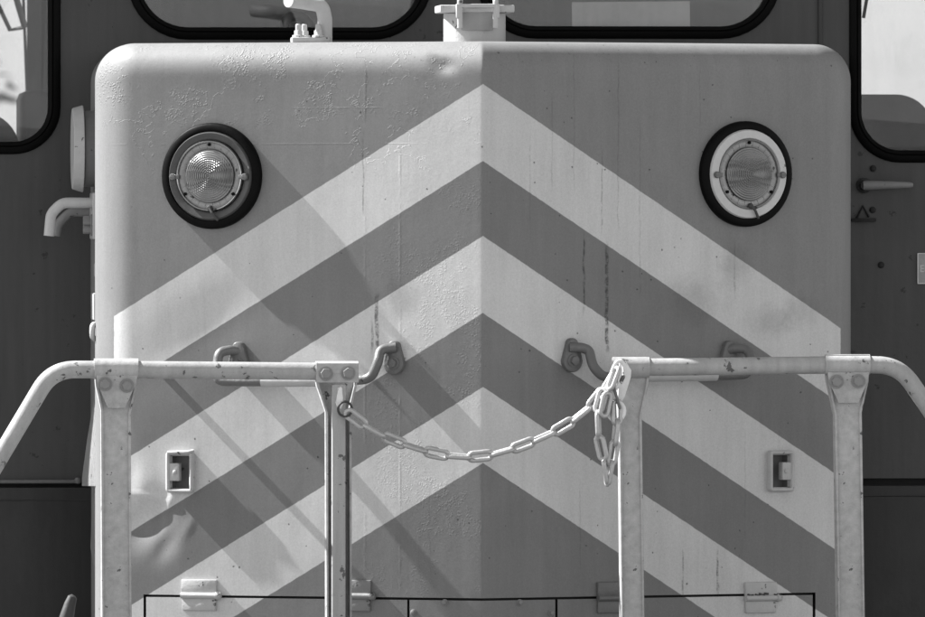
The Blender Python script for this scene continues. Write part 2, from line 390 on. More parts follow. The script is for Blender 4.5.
def back(x, z, f): return bm.verts.new((x, yface(x) + RR + (YB - yface(x) - RR) * f, z))
FB = (.02, .3, 1.0)
# middle of the face, leaving the opening of the lower panels
rows = [[NV(x, z, 1) for x in xs] for z in zs]
for j in range(len(zs) - 1):
    for k in range(len(xs) - 1):
        if zs[j + 1] <= ZS + 1e-5 and xs[k] >= XOL - 1e-5 and xs[k + 1] <= XOR + 1e-5: continue
        if any(abs((xs[k] + xs[k + 1]) / 2 - c[0]) < HX and abs((zs[j] + zs[j + 1]) / 2 - c[1]) < HZ for c in HOLES): continue
        bm.faces.new((rows[j][k], rows[j][k + 1], rows[j + 1][k + 1], rows[j + 1][k]))
for v in [v for v in bm.verts if not v.link_faces]: bm.verts.remove(v)
# edges of the opening fold inward
def fold(pts):
    a = [NV(x, z, 1) for x, z in pts]; b = [bm.verts.new(v.co + Vector((0, .022, 0))) for v in a]; gridfaces([a, b])
fold([(x, ZS) for x in xs if XOL - 1e-5 <= x <= XOR + 1e-5])
fold([(XOL, z) for z in zs if z <= ZS + 1e-5]); fold([(XOR, z) for z in zs if z <= ZS + 1e-5])
# left, right and top rolls
gridfaces([[NV(XL + s, z, s) for z in zs] for s in prof] + [[back(XL, z, f) for z in zs] for f in FB])
gridfaces([[NV(XR - s, z, s) for z in zs] for s in prof] + [[back(XR, z, f) for z in zs] for f in FB])
gridfaces([[NV(x, ZT - s, s) for x in xs] for s in prof] + [[back(x, ZT, f) for x in xs] for f in FB])
for (cx_, sg) in ((xi0, -1), (xi1, 1)):
    fan = []
    for s in prof:
        r = RC - s
        if r < 1e-6: fan.append([NV(cx_, zi1, s)] * 15); continue
        fan.append([NV(cx_ + sg * r * math.cos(R(90 * k / 14)), zi1 + r * math.sin(R(90 * k / 14)), s) for k in range(15)])
    for f in FB: fan.append([back(cx_ + sg * RC * math.cos(R(90 * k / 14)), zi1 + RC * math.sin(R(90 * k / 14)), f) for k in range(15)])
    for a, b in zip(fan, fan[1:]):
        for k in range(14):
            q = list(dict.fromkeys((a[k], a[k + 1], b[k + 1], b[k]))); bm.faces.new(q)
bmesh.ops.remove_doubles(bm, verts=bm.verts, dist=1e-5)
nose = obj('nose_hood', bm, 'nose', loco, smooth=75)
nose['label'] = 'pointed grey nose cover painted with pale chevrons, dented low on one corner'

# dark space behind the seam, and the three hinged panels below it
def panel(name, p0, p1, ridge=False):
    x0, x1 = FP(p0, 606).x, FP(p1, 606).x
    xx = steps(x0, x1, .02)
    if ridge: xx = merge([v for v in xx if abs(v) > .012], [-.012, -.006, -.003, 0, .003, .006, .012])
    z0, z1 = ZB, ZS - 2.5 / S
    bm = bmesh.new()
    fr = [[bm.verts.new((x, yface(x) - disp(x, z) / math.cos(TH), z)) for x in xx] for z in steps(z0, z1, .012)]
    for a, b in zip(fr, fr[1:]):
        for k in range(len(a) - 1): bm.faces.new((a[k], a[k + 1], b[k + 1], b[k]))
    bd = [e for e in bm.edges if e.is_boundary]
    r = bmesh.ops.extrude_edge_only(bm, edges=bd)
    for g_ in r['geom']:
        if isinstance(g_, bmesh.types.BMVert): g_.co.y += .014
    return obj(name, bm, 'nose', loco, smooth=60)
panels = [panel('lower_panel', 146.2, 407.2), panel('lower_panel', 409.6, 555.2, True), panel('lower_panel', 557.6, 812.6)]
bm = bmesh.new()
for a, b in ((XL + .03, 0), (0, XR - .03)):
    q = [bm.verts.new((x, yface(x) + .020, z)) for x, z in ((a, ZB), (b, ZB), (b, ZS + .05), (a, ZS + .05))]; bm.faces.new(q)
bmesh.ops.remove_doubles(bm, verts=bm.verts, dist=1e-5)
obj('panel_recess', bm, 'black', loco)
for (px, py, k) in ((445, 602.5, 1), (519.5, 602.5, 1), (413.5, 612.5, 1), (551, 613, 1)):
    bm = bmesh.new(); hexbolt(bm, Matrix.Identity(4), .0052, .007)
    obj('bolt', bm, 'hinge_d', panels[1], face_frame(px, py, .001))  # darker paint on these heads also stands in for shading

# hood body behind the nose cover
bm = bmesh.new()
def body_loop(off, y):
    o = []; x0, x1, z1, r = XL - off, XR + off, ZT + min(off, .002), RC + off
    o.append((x1, y, .95))
    for k in range(13): o.append((x1 - r + r * math.cos(R(90 * k / 12)), y, z1 - r + r * math.sin(R(90 * k / 12))))
    for k in range(13): o.append((x0 + r + r * math.cos(R(90 + 90 * k / 12)), y, z1 - r + r * math.sin(R(90 + 90 * k / 12))))
    o.append((x0, y, .95)); return o
rings(bm, [body_loop(-.04, .490), body_loop(-.013, .491), body_loop(-.008, .497), body_loop(-.008, YC)])
hood = obj('hood_body', bm, 'body', loco)

# bent plate at the foot of the left side
bm = bmesh.new()
rows_ = [(380, 98.5, 97), (402, 97.5, 93.5), (440, 97, 87), (478, 97, 82), (486, 97, 82)]
fr = [[bm.verts.new(P(a, py, .462)), bm.verts.new(P((a + b) / 2, py, .53)), bm.verts.new(P(b, py, .60))] for py, a, b in rows_]
fr2 = [[bm.verts.new(P(a, py, .462)), bm.verts.new(P(a * .6 + b * .4, py, .55)), bm.verts.new(P(b, py, .66))] for py, a, b in ((488, 97, 92), (520, 97, 91.5), (548, 98, 90.5), (575, 99.5, 95), (605, 101, 98.5), (660, 101, 99))]
for q in (fr, fr2):
    for r0, r1 in zip(q, q[1:]):
        for k in range(2): bm.faces.new((r0[k], r0[k + 1], r1[k + 1], r1[k]))
bmesh.ops.solidify(bm, geom=bm.faces[:], thickness=.004)
obj('side_flange', bm, 'hinge', loco, None, 30)

# ------------------------------------------------------------------ headlights
def headlight(px, py, kind):
    X = face_frame(px, py)
    bm = bmesh.new()
    lathe(bm, [(.1125, -.004), (.1125, .009), (.1115, .0135), (.1080, .0165), (.0985, .0180), (.0960, .0175), (.0948, .014), (.0948, .004)], 64)
    ring = obj('headlight', bm, 'rubber', loco, X)
    if kind == 'dark': ring['label'] = 'headlight with tarnished dark metal bezel'
    else: ring['label'] = 'headlight with white painted bezel'
    bm = bmesh.new()
    lathe(bm, [(.0948, .015), (.091, .021), (.080, .0195), (.076, .0155), (.0745, .008)] if kind == 'dark' else [(.0948, .0165), (.0925, .0215), (.077, .0235), (.0755, .022), (.0745, .008)], 64)
    obj('bezel', bm, 'darkmetal' if kind == 'dark' else 'white', ring, X)
    bm = bmesh.new()
    lathe(bm, [(.0752, .010), (.0752, .022), (.0735, .0245), (.0715, .0235), (.0705, .0205)], 64)
    obj('retaining_ring', bm, 'chrome' if kind == 'dark' else 'dull', ring, X)
    bm = bmesh.new()
    lathe(bm, [(.0712, .019), (.066, .0205), (.058, .0195), (.0555, .0180)], 64)
    for k in range(24):                                # moulded ticks on the glass flange
        a = R(15 * k + 6); box(bm, (.0635 * math.cos(a), .0635 * math.sin(a), .0203), (.010, .0011, .0016), 0, Matrix.Rotation(a, 4, 'Z'))
    obj('lens_flange', bm, 'dull', ring, X)
    bm = bmesh.new(); pr = []
    for k in range(75):
        r = .056 * (1 - k / 74); h = .018 + .013 * math.sqrt(max(0, 1 - (r / .0585) ** 2)) + .0007 * math.cos(r / .0046 * 2 * math.pi)
        pr.append((r if k < 74 else 0, h))
    lathe(bm, pr, 72); obj('lens', bm, 'lens', ring, X, 180)
    for a in ((90, 215, 325)):
        bm = bmesh.new(); lathe(bm, [(.0034, 0), (.0034, .004), (.0025, .0052), (0, .0055)], 14)
        obj('rivet', bm, 'rubber', ring, X @ TRL((.0665 * math.cos(R(a)), .0665 * math.sin(R(a)), .0205)))
    for s in (-1, 1):
        bm = bmesh.new(); lathe(bm, [(.0072, 0), (.0072, .005), (.006, .0072), (0, .0076)], 20)
        box(bm, (0, 0, .0078), (.010, .0014, .0012))
        box(bm, (s * -.006, 0, .002), (.016, .009, .004), .001)
        obj('screw', bm, 'iron', ring, X @ TRL((.0815 * s, -.002, .0225)))
    bm = bmesh.new(); lathe(bm, [(.0058, 0), (.0058, .006), (.004, .0085), (0, .009)], 16)
    tube(bm, fillet([(0, 0, .007), (.008, -.010, .010), (.019, -.026, .004)], .006, 4), [.0036] * 1 + [.0030] * 6 + [.0024] * 0 if False else .0029, 8)
    obj('clip', bm, 'chassis', ring, X @ TRL((.002, -.068, .0205)))
    return ring
headlight(213, 176, 'dark'); headlight(744, 174, 'white')

# ------------------------------------------------------------------ recessed catches, hinges
def catch(px, py, side):
    X = face_frame(px, py); bm = bmesh.new()
    frame_ring(bm, -.031, .031, -.044, .044, .008, .0085, -.004, .0155, .003)
    if side < 0: tube(bm, [(-.026, .041, .014), (.02, .042, .015), (.034, .046, .013)], [.004, .0045, .003], 8)
    c = obj('recessed_catch', bm, 'hinge', loco, X, 50)
    bm = bmesh.new(); rings(bm, [rl(-.0228, .0228, -.0358, .0358, .004, .006), rl(-.0228, .0228, -.0358, .0358, .004, -.024)], cap1=True); obj('catch_well', bm, 'hinge_d', c, X, 30)
    bm = bmesh.new(); box(bm, (side * .0125, 0, .0035), (.0230, .038, .019), .0025, seg=2); lathe(bm, [(.0045, 0), (.0045, .002), (.003, .003), (0, .003)], 14, X=TRL((side * .010, 0, .013))); obj('latch_tongue', bm, 'hinge', c, X)
catch(181.5, 472, -1); catch(779, 471, 1)
def hinge(px, py, m, wd=.080, worn=False):
    X = face_frame(px, py); bm = bmesh.new()
    box(bm, (0, .019, .004), (wd, .030, .009), .0022)
    hg = obj('hinge', bm, m, loco, X, 45)
    bm = bmesh.new(); box(bm, (0, -.018, .0035), (wd * .96, .028, .007), .0022); obj('lower_leaf', bm, m, hg, X, 45)
    bm = bmesh.new(); tube(bm, [(-wd * .5, 0, .008), (wd * .18, 0, .008), (wd * .2, 0, .008), (wd * .56, 0, .008)], .0066, 14)
    lathe(bm, [(0, -.001), (.0078, 0), (.0084, .004), (.0078, .010), (.006, .012), (0, .012)], 16, X=TRL((wd * .48, 0, .008)) @ Matrix.Rotation(R(90), 4, 'Y'))
    obj('hinge_pin', bm, m if not worn else 'hinge', hg, X, 45)
    if worn:
        bm = bmesh.new()
        for k in range(7): box(bm, (wd * random.uniform(-.45, .5), .0075 + random.uniform(-.002, .002), .0095), (random.uniform(.006, .015), .0045, .004), .0012, Matrix.Rotation(random.uniform(-.4, .4), 4, 'Z'))
        obj('rust_scab', bm, 'chassis', hg, X)
    return hg
hinge(200, 595.5, 'hinge'); hinge(354, 596, 'hinge_d'); hinge(608, 598, 'iron', .058); hinge(759.5, 598, 'hinge', .078, True)['label'] = 'pale hinge crusted with rust along its pin'

# ------------------------------------------------------------------ grab handles bolted to the faces
def grab(path, sleeve, plateB, plateA):
    bm = bmesh.new(); pts = [FP(*p) for p in path]
    tube(bm, fillet(pts, [.03] * len(pts), 8), .0105, 14)
    h = obj('grab_handle', bm, 'iron', loco)
    bm = bmesh.new(); tube(bm, [FP(*p) for p in sleeve], .0118, 14); obj('sleeve', bm, 'sleeve', h)
    for (px, py, tilt) in (plateB, plateA):
        X = face_frame(px, py) @ Matrix.Rotation(R(tilt), 4, 'Z'); bm = bmesh.new()
        o = []
        for k in range(13): o.append((.0235 * math.cos(R(180 + 180 * k / 12)), .0235 * math.sin(R(180 + 180 * k / 12)) * 1.05))
        for k in range(9): o.append((.0135 * math.cos(R(180 * k / 8)), .034 + .0135 * math.sin(R(180 * k / 8))))
        prism(bm, o, -.002, .015, .003); obj('foot_plate', bm, 'iron', h, X, 45)
        bm = bmesh.new(); hexbolt(bm, Matrix.Identity(4), .0105, .012); obj('bolt', bm, 'iron', h, X @ TRL((0, 0, .0145)), 35)
HN = .046
grab([(238, 351, .008), (231, 350, .02), (219, 352, HN * .8), (217, 366, HN), (217, 381, HN), (240, 381.5, HN), (340, 381, HN), (371, 379, HN), (378, 362, HN * .95), (380, 349, HN * .6), (396, 347.5, .016)],
     [(262, 381.5, HN), (345, 381, HN)], (395.5, 363, 0), (240, 364, 0))
grab([(569, 347.5, .012), (581, 347.5, .02), (589, 350, HN * .5), (593, 367, HN * .9), (603, 377, HN), (640, 376.5, HN), (730, 375, HN), (748, 374, HN), (752, 362, HN), (748, 349, HN * .6), (735, 348, .02), (729, 350, .008)],
     [(640, 376.5, HN), (716, 375.4, HN)], (570, 360.5, 0), (727, 363, 0))

# ------------------------------------------------------------------ fittings on top of the hood
yt = .26; X0 = TRL((PX(474.5, yt), yt, ZT))
bm = bmesh.new(); lathe(bm, [(.066, -.02), (.066, .058), (.0655, .062)], 48); stack = obj('vent_stub', bm, 'hinge', loco, X0)
bm = bmesh.new(); box(bm, (0, 0, .071), (.158, .15, .016), .003); obj('lid', bm, 'hinge', stack, X0)
for s in (-1, 1):
    bm = bmesh.new(); pts = [(s * .038, -.086, .030), (s * .038, -.086, .088), (s * .034, -.07, .11), (s * .034, .0, .12)]
    tube(bm, fillet(pts, .012, 5), .0062, 10); box(bm, (s * .042, -.083, .066), (.008, .02, .03), .002); obj('lid_clamp', bm, 'hinge', stack, X0)
bm = bmesh.new(); box(bm, (0, -.086, .077), (.082, .012, .008), .002); obj('clamp_bar', bm, 'hinge', stack, X0)
bm = bmesh.new(); box(bm, (0, -.0675, .045), (.068, .006, .040), .001); obj('worn_patch', bm, 'inner', stack, X0)
yt = .30; X0 = TRL((PX(310, yt), yt, ZT))
bm = bmesh.new(); tube(bm, fillet([(-.045, -.03, .088), (-.012, 0, .086), (.024, 0, .080), (.032, 0, .055), (.032, 0, 0)], .03, 8), [.012] + [.0165] * 28 + [.0165], 14) if False else tube(bm, fillet([(-.048, -.03, .090), (-.012, 0, .086), (.026, 0, .080), (.032, 0, .05), (.032, 0, -.01)], .03, 8), .0155, 14)
hook = obj('lifting_hook', bm, 'hinge', loco, X0)
bm = bmesh.new(); box(bm, (.0, -.002, .006), (.08, .06, .012), .003); obj('base_plate', bm, 'hinge', hook, X0)
for dx, dy in ((-.026, -.016), (-.011, .014), (.016, -.02)):
    bm = bmesh.new(); hexbolt(bm, Matrix.Identity(4), .0095, .014); lathe(bm, [(.006, .012), (.006, .026), (.004, .028), (0, .028)], 12); obj('bolt', bm, 'hinge', hook, X0 @ TRL((dx, dy, .012)), 35)

# ------------------------------------------------------------------ fittings on the left side of the hood
ys = .66; xs_ = PX(72.5, ys) + .051
Xs = Matrix(((0, 0, -1, xs_), (-1, 0, 0, ys), (0, 1, 0, PZ(149, ys)), (0, 0, 0, 1)))     # local z points left
bm = bmesh.new(); lathe(bm, [(.082, -.01), (.082, .026), (.080, .0275), (.072, .0275)], 48); dome = obj('filler_cap', bm, 'body', loco, Xs)
bm = bmesh.new(); lathe(bm, [(.078, .0285), (.0925, .0285), (.0935, .030), (.0875, .0505), (.0862, .0515), (0, .0515)], 48); obj('cap_lid', bm, 'hinge', dome, Xs, 20)  # paler paint on the lid stands in for sunlight on its rim
bm = bmesh.new(); y1 = .60
tube(bm, fillet([(xs_ + .01, y1, PZ(203, y1)), (PX(62, y1), y1, PZ(203, y1)), (PX(51, y1), y1, PZ(214, y1)), (PX(49, y1), y1, PZ(236, y1))], [.0, .03, .03, 0], 7), .0115, 12)
sh = obj('side_handle', bm, 'sleeve', loco)
bm = bmesh.new(); y2 = .70
tube(bm, fillet([(xs_ + .01, y2, PZ(212, y2)), (PX(70, y2), y2, PZ(212, y2)), (PX(58, y2), y2, PZ(224, y2)), (PX(56, y2), y2, PZ(236, y2))], [.0, .03, .03, 0], 7), .0100, 12); obj('inner_bar', bm, 'hinge_d', sh)
bm = bmesh.new(); box(bm, (xs_ - .006, .63, PZ(216, .63)), (.012, .14, .10), .003); obj('mounting_plate', bm, 'sleeve', sh)
for (px, py) in ((84, 221), (82, 229)):
    p = P(px, py, .585); bm = bmesh.new(); hexbolt(bm, Matrix.Identity(4), .011, .022); obj('bolt', bm, 'hinge_d', sh, Matrix(((0, 0, -1, xs_ - .010), (-1, 0, 0, p.y), (0, 1, 0, p.z), (0, 0, 0, 1))), 35)
for (px, p0, p1, wd) in ((88.5, 293, 320, .012), (92.5, 263, 277, .006)):
    bm = bmesh.new(); yb = .50; z0, z1 = PZ(p1, yb), PZ(p0, yb); box(bm, (xs_ - wd / 2, yb + .05, (z0 + z1) / 2), (wd + .004, .10, z1 - z0), .003); obj('side_hinge', bm, 'hinge', loco)
# small grab bar assumed off the left corner, added for the shadow it casts
bm = bmesh.new(); yb = .515
tube(bm, fillet([(xs_ + .005, yb, PZ(338, yb)), (xs_ - .018, yb - .045, PZ(338, yb)), (xs_ - .018, yb - .045, PZ(324, yb)), (xs_ + .005, yb, PZ(324, yb))], .012, 5), .006, 10); obj('corner_grab_bar', bm, 'hinge', loco)

# ------------------------------------------------------------------ handrails
YR = -.15
k_ = (YR + D) / F
RRAIL = .0183
def L2(px, py, o): return ((px - o[0]) * k_, -(py - o[1]) * k_)
def plate(pts, o, z0, z1, m, name, parent, bev=.0015, sm=35):
    bm = bmesh.new(); prism(bm, [L2(a, b, o) for a, b in pts][::-1], z0, z1, bev)
    return obj(name, bm, m, parent, front_frame(P(o[0], o[1], YR)), sm)
def post(rail, left, right, o, lip=.005, wall=.0042, wz=0.0):
    """flat channel post: a web with raised lips along both edges; left and right are edge outlines from top to bottom"""
    b = bmesh.new(); X = front_frame(P(o[0], o[1], YR))
    prism(b, [L2(a, c, o) for a, c in left] + [L2(a, c, o) for a, c in right[::-1]], wz - .004, wz, 0)
    for edge, sg in ((left, 1), (right, -1)):
        a = [L2(x, y, o) for x, y in edge]; q = [(x + sg * wall, y) for x, y in a]
        prism(b, a + q[::-1], -.045, lip, .0012)
    return obj('post', b, 'post', rail, X, 35)
def bolts(rail, pts, o, z, r=.0112, m='boltm'):
    X = front_frame(P(o[0], o[1], YR))
    for (px, py) in pts:
        bm = bmesh.new(); hexbolt(bm, Matrix.Identity(4), r, .0115); u, v = L2(px, py, o); obj('bolt', bm, m, rail, X @ TRL((u, v, z)) @ Matrix.Rotation(random.random(), 4, 'Z'), 30)
def sleeve(rail, x0, x1, py, r=.0215, m='post'):
    bm = bmesh.new(); a, b = P(x0, py, YR), P(x1, py, YR)
    lathe(bm, [(RRAIL * .9, 0), (r, 0), (r, (b - a).length), (RRAIL * .9, (b - a).length)], 28, X=TRL(a) @ Matrix.Rotation(R(90), 4, 'Y')); return obj('clamp_sleeve', bm, m, rail, None, 35)
BOT = 690
# left rail
bm = bmesh.new(); pl = [P(-45, 533, YR), P(52, 369.5, YR), P(110, 369.5, YR), P(333, 371.5, YR)]
tube(bm, fillet(pl, .085, 12), RRAIL, 24); railL = obj('handrail', bm, 'rail', loco); railL['label'] = 'pale tubular handrail on the side where the chain starts low on its end post'
bm = bmesh.new(); tube(bm, [P(158, 370, YR + .01), FP(160, 370, -.004)], .0085, 10); obj('shadow_rod', bm, 'post', railL)  # unseen rod added behind the rail to cast a shadow band on the nose
sleeve(railL, 94, 138, 368.8)
post(railL, [(95, 370), (96, 386), (101.5, 410), (102, BOT)], [(137.5, 370), (136.5, 386), (130, 413), (132, BOT)], (116, 400))
plate([(95.5, 372), (137.5, 372), (136, 383), (124.5, 408), (107.5, 408), (97, 383)], (116, 390), .012, .0165, 'post', 'clamp_plate', railL)
plate([(107.9, 403.6), (124.3, 403.6), (124.3, 404.6), (107.9, 404.6)], (116, 390), .0165, .0175, 'post', 'fold_line', railL, 0)
bolts(railL, [(104.5, 384), (126.5, 385.5)], (116, 390), .0165)
# end post of the left rail, with a bar standing proud of it
sleeve(railL, 315.5, 358, 371.6, .0218)
plate([(315.5, 363), (358, 363), (358, 382.5), (315.5, 382.5)], (337, 373), .016, .0215, 'post', 'clamp_plate', railL)
bolts(railL, [(325, 373.5), (347.5, 373)], (337, 373), .0213)
post(railL, [(316, 378), (317, 386), (326, 412), (326.5, BOT)], [(357, 378), (357, 386), (351, 408), (352, BOT)], (337, 400), .003, .0042, -.041)
bm = bmesh.new(); a = P(338, 384, YR); b = P(338, BOT, YR)
box(bm, ((a.x + b.x) / 2, YR - .014, (a.z + b.z) / 2), (13.6 * k_, .024, a.z - b.z), .0035); obj('lock_bar', bm, 'rail', railL, None, 45)
bm = bmesh.new(); oo = (339, 395); prism(bm, [L2(x, y, oo) for x, y in ((337.5, 388), (341, 386.5), (342.5, 389), (341.8, 398), (343, 404), (341, 409), (337, 407), (335.5, 402), (337.5, 396))][::-1], 0, .007, .002)
obj('chain_lug', bm, 'lug', railL, front_frame(P(oo[0], oo[1], YR - .0255)), 35)
# right rail
bm = bmesh.new(); pl = [P(616, 367.5, YR), P(648, 367.2, YR), P(846, 364.8, YR), P(899, 365, YR), P(985, 490, YR)]
tube(bm, fillet(pl, .09, 12), RRAIL, 24); railR = obj('handrail', bm, 'rail', loco); railR['label'] = 'pale tubular handrail on the side where the spare chain loop hangs'
sleeve(railR, 612.5, 649, 367.5, .0222, 'rail')
post(railR, [(613.5, 369), (617, 386), (619.5, 430), (622, BOT)], [(649, 369), (648.5, 384), (641, 415), (645.5, BOT)], (632, 400))
bm = bmesh.new(); oo = (622, 378); prism(bm, [L2(x, y, oo) for x, y in ((618, 362), (625, 361), (630.5, 370), (630, 377), (624, 396), (620, 403), (616.5, 398), (617.5, 385))][::-1], .017, .0225, .0015); obj('chain_lug', bm, 'lug', railR, front_frame(P(oo[0], oo[1], YR)), 35)
sleeve(railR, 825, 869.5, 364.6)
bm = bmesh.new(); a = P(847, 355.5, YR); box(bm, (a.x, YR, a.z), (44 * k_, .02, .004), .001); obj('clamp_lip', bm, 'rail', railR)
post(railR, [(826.5, 366), (827.5, 381), (835, 415), (839, BOT)], [(869.5, 366), (868.5, 381), (861, 412), (866, BOT)], (848, 400))
plate([(826.5, 372), (868.5, 372), (867, 382), (857.5, 403), (838, 403), (828, 382)], (848, 390), .012, .0165, 'post', 'clamp_plate', railR)
plate([(838, 397.6), (858, 397.6), (858, 398.6), (838, 398.6)], (848, 390), .0165, .0175, 'post', 'fold_line', railR, 0)
bolts(railR, [(835.5, 381.5), (857.5, 381)], (848, 390), .0165)

# ------------------------------------------------------------------ cab
CW, CZ0, CZ1, CB = 1.62, 1.02, 3.55, 2.9
def fill(bm, loops, y):
    es = []
    for l in loops:
        v = [bm.verts.new((p[0], y, p[1])) for p in l]; es += [bm.edges.new((v[k], v[(k + 1) % len(v)])) for k in range(len(v))]
    bmesh.ops.triangle_fill(bm, use_beauty=True, edges=es)
def wpx(x0, x1, y0, y1, r, y): return (PX(x0, y), PX(x1, y), PZ(y1, y), PZ(y0, y), r)
GW = 12.5 * (YC + D) / F
WINS = [wpx(-150, 48, -235, 142, .075, YC), wpx(139.5, 420, -235, 27.5, .105, YC), wpx(488, 768.5, -235, 26, .105, YC), wpx(861.5, 1085, -235, 150, .085, YC)]
zcut = PZ(479, YC)
bm = bmesh.new()
fill(bm, [[(-CW, zcut), (CW, zcut), (CW, CZ1), (-CW, CZ1)]] + [rrect(a - GW * .5, b + GW * .5, c - GW * .5, d + GW * .5, r + GW * .5, 10) for a, b, c, d, r in WINS], YC)
cab = obj('cab', bm, 'cab', loco, smooth=0)
cab['label'] = 'dark flat fronted cab behind the nose'
for i, (a, b, c, d, r) in enumerate(WINS):
    bm = bmesh.new(); X = Matrix(((1, 0, 0, 0), (0, 0, -1, YC), (0, 1, 0, 0), (0, 0, 0, 1)))
    g = GW
    def rl2(e, z): return [(p[0], p[1], z) for p in rrect(a - e, b + e, c - e, d + e, r + e, 10)]
    rings(bm, [rl2(g, -.005), rl2(g, .004), rl2(g * .8, .011), rl2(g * .45, .012), rl2(g * .38, .009), rl2(g * .3, .012), rl2(g * .08, .009), rl2(0, -.001), rl2(0, -.02)])
    gk = obj('window_gasket', bm, 'gasket', cab, X, 60)
    bm = bmesh.new(); v = [bm.verts.new((p[0], p[1], -.008)) for p in rrect(a - .003, b + .003, c - .003, d + .003, r, 10)]; bm.faces.new(v)
    bmesh.ops.solidify(bm, geom=bm.faces[:], thickness=.004)
    obj('window_pane', bm, 'glass' if i in (1, 2) else 'glass_dim', cab, X, 0)
# other walls, roof, floor of the cab, back wall with two openings
bm = bmesh.new()
RW = [wpx(-190, 27, -210, 150, .04, CB), wpx(858, 1040, -210, 160, .04, CB)]
fill(bm, [[(-CW, CZ0), (CW, CZ0), (CW, CZ1), (-CW, CZ1)]] + [rrect(a, b, c, d, r, 6) for a, b, c, d, r in RW], CB)
def quad(bm, *p): bm.faces.new([bm.verts.new(q) for q in p])
for s in (-1, 1):
    quad(bm, (s * CW, YC, CZ0), (s * CW, CB, CZ0), (s * CW, CB, CZ1), (s * CW, YC, CZ1))
quad(bm, (-CW, YC, CZ0), (CW, YC, CZ0), (CW, CB, CZ0), (-CW, CB, CZ0))
obj('cab_shell', bm, 'inner', cab, smooth=0)
bm = bmesh.new(); box(bm, (0, (YC + CB) / 2, CZ1 + .04), (2 * CW + .1, CB - YC + .12, .08), .03); obj('roof', bm, 'cab', cab)
# groove, rod and lower panels
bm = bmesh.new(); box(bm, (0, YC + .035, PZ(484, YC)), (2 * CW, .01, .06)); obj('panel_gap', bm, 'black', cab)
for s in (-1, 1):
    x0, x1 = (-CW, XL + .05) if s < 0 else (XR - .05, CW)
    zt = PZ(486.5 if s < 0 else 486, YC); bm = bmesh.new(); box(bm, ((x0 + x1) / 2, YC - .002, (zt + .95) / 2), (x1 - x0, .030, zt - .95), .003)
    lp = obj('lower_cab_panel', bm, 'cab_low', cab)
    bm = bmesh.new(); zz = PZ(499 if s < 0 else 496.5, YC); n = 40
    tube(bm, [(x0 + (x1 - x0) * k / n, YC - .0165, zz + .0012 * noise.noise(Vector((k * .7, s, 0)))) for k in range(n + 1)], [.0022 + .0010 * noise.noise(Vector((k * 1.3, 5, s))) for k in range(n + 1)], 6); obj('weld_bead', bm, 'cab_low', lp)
bm = bmesh.new(); yy = YC - .012
tube(bm, [(-CW, yy, PZ(481, yy)), P(76, 481.5, yy)], .0042, 8); lathe(bm, [(0, -.008), (.006, -.006), (.0085, 0), (.006, .006), (0, .008)], 14, X=TRL(P(78, 480.5, yy))); obj('latch_rod', bm, 'iron', cab)
bm = bmesh.new(); q = P(820, 0, YC); box(bm, (q.x, YC - .004, 2.6), (.0085, .008, 1.6), .002); obj('wall_moulding', bm, 'cab_low', cab)
# door handle, latch bracket, label plate
bm = bmesh.new(); yy = YC - .035
tube(bm, [P(863, 185.5, yy), P(868, 185.3, yy), P(890, 185, yy), P(910, 185, yy), P(913, 185, yy)], [.0095, .0105, .0085, .0065, .004], 14)
dh = obj('door_handle', bm, 'hinge_d', cab)
bm = bmesh.new(); lathe(bm, [(.017, -.002), (.017, .008), (.012, .012), (.011, .036), (0, .036)], 20); obj('spindle', bm, 'cab_low', dh, front_frame(P(864, 185.5, YC)))
bm = bmesh.new(); q = P(863, 220, YC); box(bm, (q.x, YC - .008, q.z), (.055, .016, .007), .0015)
tube(bm, [P(857, 218, YC - .004), P(863, 206, YC - .004), P(869, 217, YC - .004)], .0028, 6); obj('latch_bracket', bm, 'black', cab)
for (px, py) in ((873, 168.5), (872.5, 210), (881, 265)):
    bm = bmesh.new(); hexbolt(bm, Matrix.Identity(4), .0055, .006); obj('bolt', bm, 'black', cab, front_frame(P(px, py, YC)))
bm = bmesh.new(); Xp = front_frame(P(931, 268.5, YC)); kk = (YC + D) / F
box(bm, (0, 0, .0015), (28 * kk, 31 * kk, .004), .001); sg = obj('label_plate', bm, 'sign', cab, Xp)
bm = bmesh.new(); frame_ring(bm, -14 * kk, 14 * kk, -15.5 * kk, 15.5 * kk, .002, .0022, .003, .0046, .0005); obj('plate_border', bm, 'paper', sg, Xp)
bm = bmesh.new()
for (x, y, a, b) in ((-10.5, 0, .9, 7), (-8.8, 3, 3, .9), (-8.8, 0, 3, .9), (-8.8, -3, 3, .9), (-6, 0, .9, 7)): box(bm, (x * kk, y * kk, .0038), (a * kk, b * kk, .0012))
obj('lettering', bm, 'paper', sg, Xp)
# things seen through the cab windows
bm = bmesh.new(); yi = 1.7; x0, x1 = PX(19, yi), PX(70, yi); z1 = PZ(91, yi); box(bm, ((x0 + x1) / 2, yi, (z1 + CZ0) / 2), (x1 - x0, .3, z1 - CZ0), .02); obj('control_desk', bm, 'seat', loco)
bm = bmesh.new(); yi = 1.45
prism(bm, rrect(PX(-60, yi), PX(20, yi), 1.3, PZ(112, yi), .14, 10), -yi - .1, -yi, .02); obj('driver_seat', bm, 'seat', loco, Matrix(((1, 0, 0, 0), (0, 0, -1, 0), (0, 1, 0, 0), (0, 0, 0, 1))))
bm = bmesh.new(); prism(bm, rrect(PX(810, yi), PX(934, yi), 1.3, PZ(94, yi), .085, 10), -yi - .1, -yi, .02); obj('driver_seat', bm, 'seat', loco, Matrix(((1, 0, 0, 0), (0, 0, -1, 0), (0, 1, 0, 0), (0, 0, 0, 1))))
bm = bmesh.new(); yw = CB + .03
tube(bm, [P(24, -60, yw), P(23.5, 0, yw), P(27, 92, yw)], .004, 6)
